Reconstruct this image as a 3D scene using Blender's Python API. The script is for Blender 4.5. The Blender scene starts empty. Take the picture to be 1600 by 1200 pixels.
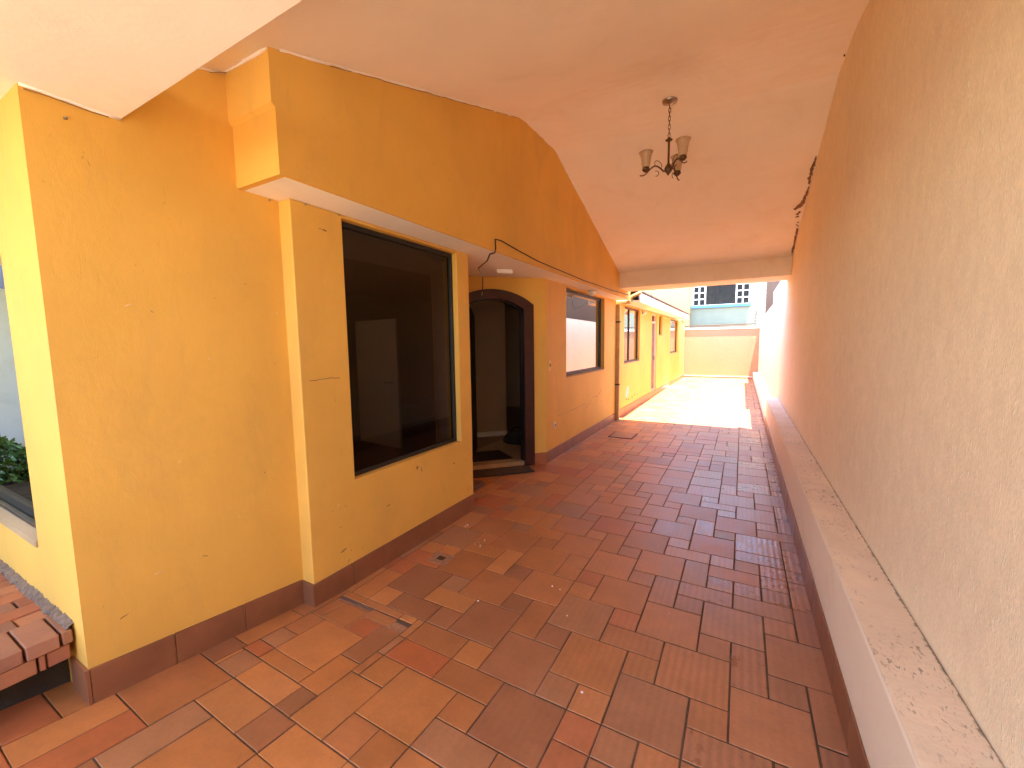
import bpy, math, random
import numpy as np
from mathutils import Vector, Matrix
random.seed(7)
R_ = math.radians
sc = bpy.context.scene
C = sc.collection

# ---------------------------------------------------------------- camera
cd = bpy.data.cameras.new('camera'); cam = bpy.data.objects.new('camera', cd); C.objects.link(cam)
CAMF, CAMH = 648.0, 1.5
dn = Vector((92, 6630, CAMF)).normalized(); upv = -dn
yv = Vector((360, -67, CAMF)); yv = (yv - upv * yv.dot(upv)).normalized(); xv = yv.cross(upv)
RW = Matrix((xv, yv, upv))                       # world = RW @ camera(x right, y down, z forward)
right, down, fwd = RW.col[0], RW.col[1], RW.col[2]
cam.matrix_world = Matrix(((right[0], -down[0], -fwd[0], 0), (right[1], -down[1], -fwd[1], 0), (right[2], -down[2], -fwd[2], CAMH), (0, 0, 0, 1)))
cd.sensor_width = 36; cd.lens = CAMF / 1600 * 36; cd.clip_start = 0.02; cd.clip_end = 500
sc.camera = cam

# ---------------------------------------------------------------- sky, sun, exposure
SUN = Vector((0.15, -0.10, 1.0)).normalized()
w = bpy.data.worlds.new('World'); sc.world = w; w.use_nodes = True
nt = w.node_tree; nt.nodes.clear()
sky = nt.nodes.new('ShaderNodeTexSky'); sky.sky_type = 'NISHITA'; sky.sun_disc = False
sky.sun_elevation = math.asin(SUN.z); sky.sun_rotation = math.atan2(SUN.x, SUN.y); sky.altitude = 2600
bg = nt.nodes.new('ShaderNodeBackground'); bg.inputs[1].default_value = 0.14
wo = nt.nodes.new('ShaderNodeOutputWorld')
nt.links.new(sky.outputs[0], bg.inputs[0]); nt.links.new(bg.outputs[0], wo.inputs[0])
sl = bpy.data.lights.new('sun', 'SUN'); sl.energy = 2.5; sl.angle = R_(0.5); sl.color = (1.0, 0.89, 0.74)
so = bpy.data.objects.new('sun', sl); C.objects.link(so); so.rotation_euler = SUN.to_track_quat('Z', 'Y').to_euler()
so.location = (0, 4, 20)
vs = sc.view_settings; vs.view_transform = 'Standard'; vs.look = 'None'; vs.gamma = 1.0; vs.exposure = 4.16
vs.use_curve_mapping = False
cy = sc.cycles
cy.max_bounces = 14; cy.diffuse_bounces = 8; cy.glossy_bounces = 5; cy.transparent_max_bounces = 12; cy.transmission_bounces = 4
cy.sample_clamp_indirect = 8.0; cy.caustics_reflective = False; cy.caustics_refractive = False; cy.use_denoising = True

# ---------------------------------------------------------------- materials
def newmat(name):
    m = bpy.data.materials.new(name); m.use_nodes = True; t = m.node_tree
    return m, t, t.nodes['Principled BSDF'], t.nodes['Material Output']
def N(t, kind, **kw):
    n = t.nodes.new(kind)
    for k, v in kw.items():
        if k.startswith('i_'):
            key = k[2:]
            n.inputs[int(key) if key.isdigit() else key.replace('_', ' ')].default_value = v
        else: setattr(n, k, v)
    return n
def coords(t, scale=(1, 1, 1)):
    g = N(t, 'ShaderNodeNewGeometry'); mp = N(t, 'ShaderNodeMapping'); mp.inputs['Scale'].default_value = scale
    t.links.new(g.outputs['Position'], mp.inputs[0]); return mp.outputs[0]
def noise(t, co, scale, detail=4, rough=0.55, dist=0.0):
    n = N(t, 'ShaderNodeTexNoise'); n.inputs['Scale'].default_value = scale; n.inputs['Detail'].default_value = detail
    n.inputs['Roughness'].default_value = rough; n.inputs['Distortion'].default_value = dist
    t.links.new(co, n.inputs['Vector']); return n.outputs['Fac']
def ramp(t, fac, a, b, ca=(0, 0, 0, 1), cb=(1, 1, 1, 1)):
    r = N(t, 'ShaderNodeValToRGB'); r.color_ramp.elements[0].position = a; r.color_ramp.elements[1].position = b
    r.color_ramp.elements[0].color = ca; r.color_ramp.elements[1].color = cb
    t.links.new(fac, r.inputs[0]); return r.outputs[0]
def mixc(t, fac, a, b, mode='MIX'):
    n = N(t, 'ShaderNodeMix', data_type='RGBA', blend_type=mode)
    for sock, v in ((n.inputs[0], fac), (n.inputs[6], a), (n.inputs[7], b)):
        if isinstance(v, (int, float)): sock.default_value = v
        elif isinstance(v, tuple): sock.default_value = v if len(v) == 4 else v + (1,)
        else: t.links.new(v, sock)
    return n.outputs[2]
def mth(t, op, a, b=None):
    n = N(t, 'ShaderNodeMath', operation=op)
    for s, v in ((n.inputs[0], a), (n.inputs[1], b)):
        if v is None: continue
        if isinstance(v, (int, float)): s.default_value = v
        else: t.links.new(v, s)
    return n.outputs[0]
def bump(t, h, strength, dist, prev=None):
    b = N(t, 'ShaderNodeBump'); b.inputs['Strength'].default_value = strength; b.inputs['Distance'].default_value = dist
    t.links.new(h, b.inputs['Height'])
    if prev is not None: t.links.new(prev, b.inputs['Normal'])
    return b.outputs[0]
def sc3(c, k): return tuple(min(1, v * k) for v in c)

def paint(name, base, rough=0.75, mott=0.10, stain=None, stain_amt=0.35, fine=0.25, spots=0.0, spotcol=(0.10, 0.06, 0.03), stretch=(1, 1, 1), spec=0.3):
    m, t, p, o = newmat(name)
    co = coords(t); cs = coords(t, stretch)
    a = noise(t, co, 1.3, 5); b = noise(t, co, 9, 6, .65)
    col = mixc(t, ramp(t, a, .3, .7), sc3(base, 1 - mott), sc3(base, 1 + mott))
    col = mixc(t, mth(t, 'MULTIPLY', ramp(t, b, .35, .75), mott), col, sc3(base, 1.25))
    if stain:
        s = noise(t, cs, 2.2, 8, .7, .6)
        col = mixc(t, mth(t, 'MULTIPLY', ramp(t, s, .52, .78), stain_amt), col, stain)
    if spots > 0:
        v = noise(t, cs, 26, 3, .5, 1.0); v2 = noise(t, co, 2.0, 3)
        f = mth(t, 'MULTIPLY', ramp(t, v, .70, .76), ramp(t, v2, .45, .65))
        col = mixc(t, mth(t, 'MULTIPLY', f, spots), col, spotcol)
    t.links.new(col, p.inputs['Base Color'])
    p.inputs['Roughness'].default_value = rough; p.inputs['Specular IOR Level'].default_value = spec
    n1 = bump(t, noise(t, co, 210, 3, .6), fine, .004); n2 = bump(t, noise(t, co, 5, 4), .25, .012, n1)
    n3 = bump(t, noise(t, cs, 16, 5, .6, .8), fine * 1.1, .006, n2)
    t.links.new(n3, p.inputs['Normal'])
    return m

YEL = (0.74, 0.44, 0.090)
M = {}
M['yellow'] = paint('yellow_wall_paint', YEL, .62, .09, stain=(0.55, 0.33, 0.11), stain_amt=.5, stretch=(1.5, 1.5, .55), spots=.45, fine=.12)
M['ceiling'] = paint('ceiling_paint', (0.94, 0.905, 0.84), .8, .035, stain=(0.74, 0.65, 0.54), stain_amt=.34, fine=.10)
M['beam'] = paint('beam_paint', (0.86, 0.78, 0.66), .8, .04, stain=(0.52, 0.40, 0.28), stain_amt=.4, fine=.15)
M['white'] = paint('white_paint', (0.80, 0.76, 0.72), .6, .03, stain=(0.55, 0.48, 0.42), stain_amt=.3)
M['cream'] = paint('cream_paint', (0.30, 0.205, 0.10), .8, .04)
M['palegreen'] = paint('pale_green_paint', (0.22, 0.235, 0.165), .8, .04, stain=(.18, .19, .13), stain_amt=.4, stretch=(1, 1, .25))
M['bluesill'] = paint('blue_paint', (0.07, 0.22, 0.46), .6, .04)
M['kerbface'] = paint('ledge_paint', (0.92, 0.79, 0.60), .7, .04, stain=(0.70, .54, .38), stain_amt=.45, fine=.2)
M['gardenwall'] = paint('garden_wall_paint', (0.66, 0.76, 0.80), .8, .06, stain=(.4, .46, .45), stain_amt=.5, fine=.6)
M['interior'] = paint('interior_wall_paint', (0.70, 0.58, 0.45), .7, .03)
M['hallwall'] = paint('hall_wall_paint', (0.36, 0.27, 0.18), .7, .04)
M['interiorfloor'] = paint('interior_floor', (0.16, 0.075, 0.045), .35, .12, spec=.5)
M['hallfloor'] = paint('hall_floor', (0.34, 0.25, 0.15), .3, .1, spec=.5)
M['sillgrey'] = paint('weathered_sill', (0.42, 0.29, 0.16), .85, .15, stain=(0.12, .11, .10), stain_amt=.7, fine=.6)
M['soil'] = paint('dark_soil', (0.045, 0.035, 0.028), .95, .4, stain=(.16, .14, .12), stain_amt=.6, fine=.9)
M['grass'] = paint('lawn', (0.06, 0.11, 0.03), .9, .3)
M['forecourt'] = paint('pale_paving', (0.44, 0.32, 0.215), .85, .12)
M['darkbuild'] = paint('dark_neighbour', (0.07, 0.075, 0.085), .8, .2)

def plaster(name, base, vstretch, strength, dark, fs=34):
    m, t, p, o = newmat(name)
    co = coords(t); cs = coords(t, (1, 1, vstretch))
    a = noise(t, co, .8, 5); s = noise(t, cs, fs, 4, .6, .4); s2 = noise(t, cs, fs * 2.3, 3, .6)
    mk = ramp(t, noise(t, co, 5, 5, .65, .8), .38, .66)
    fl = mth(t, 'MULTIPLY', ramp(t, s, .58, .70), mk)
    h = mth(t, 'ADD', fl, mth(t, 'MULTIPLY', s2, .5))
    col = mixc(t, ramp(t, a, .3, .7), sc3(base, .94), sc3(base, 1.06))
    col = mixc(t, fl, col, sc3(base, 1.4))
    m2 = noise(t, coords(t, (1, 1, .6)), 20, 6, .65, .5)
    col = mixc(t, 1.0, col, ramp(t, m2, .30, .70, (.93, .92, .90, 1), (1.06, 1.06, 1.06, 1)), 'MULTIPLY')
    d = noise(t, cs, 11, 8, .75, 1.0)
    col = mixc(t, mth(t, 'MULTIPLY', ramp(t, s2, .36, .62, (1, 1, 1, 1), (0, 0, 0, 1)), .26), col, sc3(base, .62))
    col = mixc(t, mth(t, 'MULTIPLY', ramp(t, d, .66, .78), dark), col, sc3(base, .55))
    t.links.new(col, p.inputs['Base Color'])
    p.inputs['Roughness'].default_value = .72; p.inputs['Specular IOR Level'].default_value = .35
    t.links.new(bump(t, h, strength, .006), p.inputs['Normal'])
    return m
M['peach'] = plaster('peach_textured_plaster', (0.91, 0.76, 0.535), .36, .55, .16, 80)
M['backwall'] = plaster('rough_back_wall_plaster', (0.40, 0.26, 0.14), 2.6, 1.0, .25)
M['brownplaster'] = plaster('raw_brown_plaster', (0.10, 0.06, 0.034), .8, .9, .8)

def ledge_top():
    m, t, p, o = newmat('ledge_top_plaster')
    co = coords(t); base = (0.86, 0.71, 0.52)
    a = noise(t, co, 3, 6, .6); v = noise(t, coords(t, (1.8, .8, 1)), 38, 5, .65, 1.2); v2 = noise(t, co, 2.6, 3)
    sx = N(t, 'ShaderNodeSeparateXYZ'); t.links.new(co, sx.inputs[0])
    col = mixc(t, ramp(t, a, .3, .7), sc3(base, .86), sc3(base, 1.08))
    f = mth(t, 'MULTIPLY', ramp(t, v, .57, .66), ramp(t, v2, .42, .62))
    col = mixc(t, mth(t, 'MULTIPLY', f, .8), col, (0.12, 0.075, 0.045))
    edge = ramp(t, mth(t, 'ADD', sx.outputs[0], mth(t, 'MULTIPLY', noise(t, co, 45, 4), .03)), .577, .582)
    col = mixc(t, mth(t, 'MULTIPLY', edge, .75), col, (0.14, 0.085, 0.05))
    t.links.new(col, p.inputs['Base Color']); p.inputs['Roughness'].default_value = .85
    h = mth(t, 'SUBTRACT', noise(t, co, 60, 4), mth(t, 'MULTIPLY', f, .8))
    t.links.new(bump(t, h, .5, .004), p.inputs['Normal']); return m
M['kerbtop'] = ledge_top()

def tile_mat(name, rough=.42, ribs=True, rib_scale=55):
    m, t, p, o = newmat(name)
    co = coords(t); at = N(t, 'ShaderNodeAttribute', attribute_name='tint')
    a = noise(t, co, 7, 6, .65); b = noise(t, co, 60, 4, .6); d = noise(t, co, 2.4, 6, .7, .5)
    col = mixc(t, 1.0, at.outputs['Color'], ramp(t, a, .25, .8, (.80, .80, .80, 1), (1.16, 1.14, 1.10, 1)), 'MULTIPLY')
    col = mixc(t, mth(t, 'MULTIPLY', ramp(t, d, .45, .75), .24), col, (0.44, 0.235, 0.130))
    col = mixc(t, mth(t, 'MULTIPLY', ramp(t, b, .40, .70), .12), col, (0.10, 0.05, 0.03))
    h = mth(t, 'MULTIPLY', noise(t, co, 140, 3), .5)
    if ribs:
        wv = N(t, 'ShaderNodeTexWave', wave_type='BANDS', bands_direction='X'); wv.inputs['Scale'].default_value = rib_scale / 6.0
        wv.inputs['Distortion'].default_value = 1.2; wv.inputs['Detail'].default_value = 2; wv.inputs['Detail Scale'].default_value = 2
        t.links.new(co, wv.inputs['Vector'])
        rb = mth(t, 'MULTIPLY', wv.outputs['Fac'], at.outputs['Alpha'])
        col = mixc(t, mth(t, 'MULTIPLY', rb, .34), col, (0.20, 0.09, 0.06))
        h = mth(t, 'SUBTRACT', h, mth(t, 'MULTIPLY', rb, .8))
    sp = noise(t, co, 90, 2, .5); sp2 = noise(t, co, 3.1, 2)
    col = mixc(t, mth(t, 'MULTIPLY', mth(t, 'MULTIPLY', ramp(t, sp, .76, .79), ramp(t, sp2, .52, .6)), .7), col, (0.62, 0.52, 0.40))
    t.links.new(col, p.inputs['Base Color'])
    rr = ramp(t, a, .2, .8, (rough - .08,) * 3 + (1,), (rough + .14,) * 3 + (1,))
    rr = mth(t, 'SUBTRACT', rr, mth(t, 'MULTIPLY', at.outputs['Alpha'], .16 if ribs else 0.0))
    t.links.new(rr, p.inputs['Roughness']); p.inputs['Specular IOR Level'].default_value = .46
    t.links.new(bump(t, h, .22, .003), p.inputs['Normal']); return m
M['tile'] = tile_mat('terracotta_tile')
M['brick'] = tile_mat('clay_brick', .75, False)

def solid(name, base, rough=.5, metal=0.0, spec=.5, var=.12, sc_=14):
    m, t, p, o = newmat(name); co = coords(t); a = noise(t, co, sc_, 5, .6)
    t.links.new(mixc(t, ramp(t, a, .3, .75), sc3(base, 1 - var), sc3(base, 1 + var)), p.inputs['Base Color'])
    p.inputs['Roughness'].default_value = rough; p.inputs['Metallic'].default_value = metal; p.inputs['Specular IOR Level'].default_value = spec
    t.links.new(bump(t, noise(t, co, 160, 3), .12, .002), p.inputs['Normal']); return m
M['skirt'] = solid('brown_skirting_tile', (0.26, 0.105, 0.050), .38, var=.2, sc_=5)
M['skirt_sunlit'] = solid('sunlit_skirting_tile', (0.36, 0.13, 0.055), .45, var=.15, sc_=5)  # brighter copy of the brown skirting, sunlight put into its orange colour
M['grout'] = paint('grout', (0.115, 0.070, 0.044), .95, .3, stain=(.30, .21, .15), stain_amt=.75, fine=.8)
M['frame'] = solid('black_window_frame', (0.012, 0.011, 0.010), .45)
M['bronze'] = solid('bronze_frame', (0.06, 0.04, 0.025), .4, .5)
M['wood'] = solid('dark_red_wood', (0.045, 0.010, 0.005), .5, var=.35, sc_=8)
M['blackdoor'] = solid('black_door', (0.008, 0.008, 0.010), .4)
M['whitedoor'] = solid('white_door', (0.78, 0.76, 0.73), .4, var=.03)
M['steel'] = solid('steel', (0.45, 0.43, 0.40), .3, 1.0)
M['darkmetal'] = solid('antique_bronze', (0.16, 0.095, 0.055), .35, .85, var=.3)
M['cable'] = solid('black_cable', (0.02, 0.008, 0.005), .6)
M['cablegrey'] = solid('grey_cable', (0.30, 0.26, 0.20), .6)
M['pipe'] = solid('painted_pipe', (0.45, 0.29, 0.11), .5, var=.25, sc_=6)
M['rubber'] = solid('rubber_mat', (0.085, 0.050, 0.028), .9, var=.4, sc_=30)
M['mat2'] = solid('dark_red_mat', (0.035, 0.012, 0.008), .95, var=.3, sc_=40)
M['plastic'] = solid('ivory_plastic', (0.70, 0.58, 0.40), .4, var=.04)
M['plasticw'] = solid('white_plastic', (0.92, 0.90, 0.85), .4, var=.03)
M['brass'] = solid('yellowed_bell', (0.78, 0.55, 0.12), .35, var=.05)
M['bag'] = solid('black_bag', (0.01, 0.01, 0.011), .8)
M['concrete'] = solid('grey_mortar', (0.25, 0.135, 0.075), .95, var=.35, sc_=25)
M['mortar'] = solid('old_grey_mortar', (0.19, 0.130, 0.09), .95, var=.45, sc_=45)
M['scuff'] = solid('scuff_dirt', (0.30, 0.17, 0.06), .9, var=.3, sc_=40)
M['chip'] = solid('paint_chip', (0.75, 0.60, 0.40), .9, var=.2, sc_=40)
M['dustmortar'] = solid('dusty_brown_mortar', (0.33, 0.17, 0.085), .95, var=.35, sc_=30)
M['crumb'] = solid('exposed_mortar', (0.22, 0.14, 0.08), 1.0, var=.6, sc_=60)
M['paper'] = solid('white_board', (0.82, 0.82, 0.82), .6, var=.02)
M['pink'] = paint('bare_patch', (0.72, 0.52, 0.42), .8, .05)
M['curtain'] = solid('dark_curtain', (0.20, 0.13, 0.08), .8, var=.5, sc_=6)
M['shade'] = None
def shade_mat():
    m, t, p, o = newmat('alabaster_glass'); co = coords(t); a = noise(t, co, 30, 5, .6, 1.5)
    t.links.new(mixc(t, ramp(t, a, .3, .7), (0.66, 0.52, 0.34), (0.86, 0.74, 0.56)), p.inputs['Base Color'])
    p.inputs['Roughness'].default_value = .3; p.inputs['Subsurface Weight'].default_value = 0.0
    tr = N(t, 'ShaderNodeBsdfTranslucent'); tr.inputs[0].default_value = (.7, .52, .32, 1)
    mx = N(t, 'ShaderNodeMixShader'); mx.inputs[0].default_value = .45
    t.links.new(p.outputs[0], mx.inputs[1]); t.links.new(tr.outputs[0], mx.inputs[2]); t.links.new(mx.outputs[0], o.inputs[0]); return m
M['shade'] = shade_mat()
def glass(name, tint, base_refl, rough=.0, reflcol=(1, 1, 1)):
    m, t, p, o = newmat(name); t.nodes.remove(p)
    tr = N(t, 'ShaderNodeBsdfTransparent'); tr.inputs[0].default_value = tint + (1,)
    gl = N(t, 'ShaderNodeBsdfGlossy'); gl.inputs['Roughness'].default_value = rough; gl.inputs[0].default_value = reflcol + (1,)
    fr = N(t, 'ShaderNodeFresnel'); fr.inputs[0].default_value = 1.5
    ge = N(t, 'ShaderNodeNewGeometry')          # the sheet reflects on its outer face only (no internal total reflection)
    f = mth(t, 'MULTIPLY', mth(t, 'MINIMUM', mth(t, 'ADD', fr.outputs[0], base_refl), 1.0), mth(t, 'SUBTRACT', 1.0, ge.outputs['Backfacing']))
    
    mx = N(t, 'ShaderNodeMixShader'); t.links.new(f, mx.inputs[0]); t.links.new(tr.outputs[0], mx.inputs[1]); t.links.new(gl.outputs[0], mx.inputs[2])
    t.links.new(mx.outputs[0], o.inputs[0]); return m
M['glassB'] = glass('tinted_glass', (0.48, 0.445, 0.41), 0.0, 0.0, (.5, .5, .5))
M['glassG'] = glass('far_window_glass', (0.5, 0.45, 0.4), 0.0, 0.0, (.25, .22, .2))
M['mirror'] = glass('reflective_glass', (0.10, 0.09, 0.08), 0.34)
M['glassF'] = glass('facade_glass', (0.12, 0.12, 0.12), 0.35)

# ---------------------------------------------------------------- mesh helpers
class MB:
    def __init__(s): s.v = []; s.f = []
    def box(s, x0, x1, y0, y1, z0, z1):
        b = len(s.v)
        s.v += [(x0, y0, z0), (x1, y0, z0), (x1, y1, z0), (x0, y1, z0), (x0, y0, z1), (x1, y0, z1), (x1, y1, z1), (x0, y1, z1)]
        s.f += [tuple(b + i for i in q) for q in ((0, 3, 2, 1), (4, 5, 6, 7), (0, 1, 5, 4), (1, 2, 6, 5), (2, 3, 7, 6), (3, 0, 4, 7))]; return s
    def quad(s, *p):
        b = len(s.v); s.v += list(p); s.f.append(tuple(range(b, b + len(p)))); return s
    def tube(s, pts, r, n=8, cap=True):
        pts = [Vector(p) for p in pts]; rs = r if isinstance(r, (list, tuple)) else [r] * len(pts); b = len(s.v); up = None
        for i, p in enumerate(pts):
            d = (pts[min(i + 1, len(pts) - 1)] - pts[max(i - 1, 0)]).normalized()
            if up is None: up = d.orthogonal().normalized()
            up = (up - d * up.dot(d)).normalized(); q = d.cross(up)
            for k in range(n):
                a = 2 * math.pi * k / n; s.v.append(tuple(p + (up * math.cos(a) + q * math.sin(a)) * rs[i]))
        for i in range(len(pts) - 1):
            for k in range(n):
                k2 = (k + 1) % n; s.f.append((b + i * n + k, b + i * n + k2, b + (i + 1) * n + k2, b + (i + 1) * n + k))
        if cap:
            s.f.append(tuple(b + k for k in range(n))[::-1]); e = b + (len(pts) - 1) * n; s.f.append(tuple(e + k for k in range(n)))
        return s
    def lathe(s, c, prof, n=20, close=False):
        b = len(s.v)
        for r, z in prof:
            for k in range(n):
                a = 2 * math.pi * k / n; s.v.append((c[0] + r * math.cos(a), c[1] + r * math.sin(a), c[2] + z))
        m = len(prof)
        for i in range(m - 1 if not close else m):
            i2 = (i + 1) % m
            for k in range(n):
                k2 = (k + 1) % n; s.f.append((b + i * n + k, b + i * n + k2, b + i2 * n + k2, b + i2 * n + k))
        return s
    def prism(s, poly, fn, w0, w1):          # closed 2-D outline swept from w0 to w1; fn(u, v, w) -> xyz
        b = len(s.v); n = len(poly)
        s.v += [fn(u, v, w0) for u, v in poly] + [fn(u, v, w1) for u, v in poly]
        s.f.append(tuple(range(b, b + n))[::-1]); s.f.append(tuple(range(b + n, b + 2 * n)))
        for i in range(n):
            j = (i + 1) % n; s.f.append((b + i, b + j, b + n + j, b + n + i))
        return s
    def panel(s, fn, u0, u1, v0, v1, w0, w1, holes):   # slab with rectangular openings, one watertight shell
        us = sorted({u0, u1} | {a for h in holes for a in (h[0], h[1]) if u0 < a < u1})
        vs_ = sorted({v0, v1} | {a for h in holes for a in (h[2], h[3]) if v0 < a < v1})
        def solid_(i, j):
            if not (0 <= i < len(us) - 1 and 0 <= j < len(vs_) - 1): return False
            cu, cv = (us[i] + us[i + 1]) / 2, (vs_[j] + vs_[j + 1]) / 2
            return not any(h[0] < cu < h[1] and h[2] < cv < h[3] for h in holes)
        idx = {}
        def V(u, v, w_):
            k = (round(u, 5), round(v, 5), w_)
            if k not in idx: idx[k] = len(s.v); s.v.append(fn(u, v, w_))
            return idx[k]
        for i in range(len(us) - 1):
            for j in range(len(vs_) - 1):
                if not solid_(i, j): continue
                a, b, c, d = us[i], us[i + 1], vs_[j], vs_[j + 1]
                s.f.append((V(a, c, w1), V(b, c, w1), V(b, d, w1), V(a, d, w1))); s.f.append((V(a, d, w0), V(b, d, w0), V(b, c, w0), V(a, c, w0)))
                if not solid_(i - 1, j): s.f.append((V(a, c, w0), V(a, c, w1), V(a, d, w1), V(a, d, w0)))
                if not solid_(i + 1, j): s.f.append((V(b, c, w1), V(b, c, w0), V(b, d, w0), V(b, d, w1)))
                if not solid_(i, j - 1): s.f.append((V(a, c, w0), V(b, c, w0), V(b, c, w1), V(a, c, w1)))
                if not solid_(i, j + 1): s.f.append((V(a, d, w1), V(b, d, w1), V(b, d, w0), V(a, d, w0)))
        return s
    def obj(s, name, mat, parent=None, smooth=False, bev=0.0, recalc=True):
        me = bpy.data.meshes.new(name); me.from_pydata([tuple(v) for v in s.v], [], s.f)
        if recalc:
            import bmesh
            bm = bmesh.new(); bm.from_mesh(me); bmesh.ops.recalc_face_normals(bm, faces=bm.faces); bm.to_mesh(me); bm.free()
        me.materials.append(M[mat] if isinstance(mat, str) else mat)
        if smooth: me.polygons.foreach_set('use_smooth', [True] * len(me.polygons))
        me.update()
        o = bpy.data.objects.new(name, me); C.objects.link(o)
        if parent is not None: o.parent = parent; o.matrix_parent_inverse = parent.matrix_basis.inverted()
        if bev:
            b = o.modifiers.new('bevel', 'BEVEL'); b.width = bev; b.segments = 2; b.limit_method = 'ANGLE'; b.angle_limit = R_(40)
        return o
def tag(o, label, cat, group=None, kind=None):
    if label: o['label'] = label
    if cat: o['category'] = cat
    if group: o['group'] = group
    if kind: o['kind'] = kind
    return o
def thing(name, loc, label, cat, group=None):
    o = bpy.data.objects.new(name, None); C.objects.link(o); o.location = loc; o.empty_display_size = .1
    return tag(o, label, cat, group)
def PX(u, v, w_): return (w_, u, v)        # wall lying in a plane of constant x: u = y, v = z, w = x
def PY(u, v, w_): return (u, w_, v)        # wall lying in a plane of constant y: u = x, v = z, w = y
S2 = math.sqrt(.5)
def PD(u, v, w_):                          # entrance wall at 45 degrees: u along the wall from its right corner, w outwards
    return (-2.095 + u * S2 + w_ * S2, 4.64 + u * S2 - w_ * S2, v)

# ---------------------------------------------------------------- ground
def side(x): return min(1.0, max(0.0, (.40 - x) / 2.6))
def zf(x, y): return .115 * min(2.1, max(0.0, 1.5 - y)) * side(x)
xs = [-2.75, -2.4, -2.1, -1.8, -1.5, -1.2, -.9, -.6, -.3, 0, .2, .42, .7]
ys = [-7, -4, -2, -1, -.6, -.3, 0, .25, .5, .75, 1, 1.25, 1.5, 1.75, 2, 3, 4, 5, 8, 12, 16, 18.8]
g = MB()
for y in ys:
    for x in xs: g.v.append((x, y, zf(x, y) - .0034))
nx = len(xs)
for j in range(len(ys) - 1):
    for i in range(nx - 1): g.f.append((j * nx + i, j * nx + i + 1, (j + 1) * nx + i + 1, (j + 1) * nx + i))
floor = tag(g.obj('driveway_floor', 'grout', recalc=False), 'terracotta tiled driveway floor running the length of the carport', 'floor', kind='structure')
tag(MB().quad((-60, -60, -.12), (60, -60, -.12), (60, 80, -.12), (-60, 80, -.12)).obj('ground', 'concrete', recalc=False), 'ground around the houses', 'ground', kind='structure')
tag(MB().box(-6.5, -2.76, -7, -.72, -.1, .22).obj('lawn', 'grass'), 'lawn in the front garden beside the driveway', 'lawn', kind='structure')
tag(MB().box(-2.75, .396, -7, -.25, .0, .235).obj('forecourt', 'forecourt'), 'tiled forecourt in the sun at the street end', 'forecourt', kind='structure')

# traced tile layout: cells (column, row, column end, row end) on the laying grid
TRACED = [(-1,13,0,14),(0,12,2,14),(-1,14,1,16),(-1,1,0,2),(-3,2,-2,3),(0,8,1,9),(1,3,2,4),(1,15,2,16),(-3,0,-1,2),(-5,1,-3,3),(-4,4,-3,5),(-1,4,0,5),(-2,11,0,13),(0,16,2,18),(0,7,2,8),(-1,5,1,7),(-6,5,-5,6),(1,6,2,7),(-4,0,-3,1),(-2,13,-1,15),(-2,6,-1,7),(0,3,1,5),(-4,3,-2,4),(-3,4,-1,6),(-3,6,-2,8),(-3,11,-2,12),(-1,16,0,17),(-7,7,-6,8),(-6,3,-4,5),(-3,10,-1,11),(0,21,2,23),(-5,5,-3,7),(-7,11,-5,13),(-2,2,0,4),(-7,10,-6,11),(-5,10,-3,12),(-9,8,-8,9),(-5,0,-4,1),(-6,2,-5,3),(-7,2,-6,4),(-8,3,-7,4),(-2,17,0,18),(1,18,2,19),(-6,7,-4,9),(-5,9,-4,10),(-9,1,-7,3),(-4,-1,-3,0),(-7,0,-5,2),(-3,15,-1,17),(-6,14,-5,15),(-9,6,-7,8),(-3,-1,-2,0),(-4,12,-2,14),(-4,17,-2,19),(-3,14,-2,15),(0,20,1,21),(-6,18,-4,20),(-4,19,-3,20),(-1,20,0,22),(-6,13,-4,14),(-6,9,-5,11),(-10,1,-9,2),(-10,9,-8,10),(-5,16,-4,18),(-8,0,-7,1),(-10,3,-8,5),(-11,3,-10,4),(-11,2,-9,3),(-8,13,-6,15),(-5,14,-3,16),(-8,-1,-6,0),(0,1,2,3),(-12,4,-10,6),(-9,10,-7,12),(-4,16,-3,17),(-7,20,-5,22),(-1,18,1,20),(-6,-2,-4,0),(-2,18,-1,19),(-8,8,-6,10),(-10,-1,-8,0),(-8,15,-7,16),(-7,-2,-6,-1),(-10,14,-8,16),(-10,0,-8,1),(-10,-2,-9,-1),(2,2,3,4),(-3,19,-1,21),(-9,-3,-7,-1),(2,13,3,14),(-7,15,-5,17),(-13,1,-12,2),(-8,19,-7,21),(-8,-4,-7,-3),(-9,16,-7,17),(1,4,3,6),(-11,7,-9,9),(-7,-3,-5,-2),(-13,2,-11,4),(2,17,3,19),(2,11,3,13),(2,6,3,8),(2,15,3,17),(-9,-4,-8,-3),(-14,4,-12,5),(1,19,3,21),(-8,4,-6,6),(1,14,3,15),(-10,-5,-8,-4),(-12,1,-10,2),(-11,-4,-9,-2),(-14,1,-13,3),(-4,8,-2,10)]
GX, UX, GY, UY = .004, .1462, 1.47, .1493
J1 = 116
def inside(i, j):
    y = GY + j * UY
    if j < -13 or j >= J1 or i > 2: return False
    return i >= (-22 if 3.0 < y < 4.7 else (-19 if y < .6 else -16))
used = set(); rects = []
def put(r):
    for i in range(r[0], r[2]):
        for j in range(r[1], r[3]): used.add((i, j))
    rects.append(r)
for r in TRACED: put(r)
def free(i, j, w_, h_): return all(inside(a, b) and (a, b) not in used for a in range(i, i + w_) for b in range(j, j + h_))
rt = random.Random(5)
for j in range(-13, J1):
    for i in range(-22, 3):
        if (i, j) in used or not inside(i, j): continue
        opts = [(2, 2)] * 6 + [(2, 1)] * 2 + [(1, 2)] * 2 + [(1, 1)] * 2; rt.shuffle(opts)
        for w_, h_ in opts + [(1, 1)]:
            if free(i, j, w_, h_): put((i, j, i + w_, j + h_)); break
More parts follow.
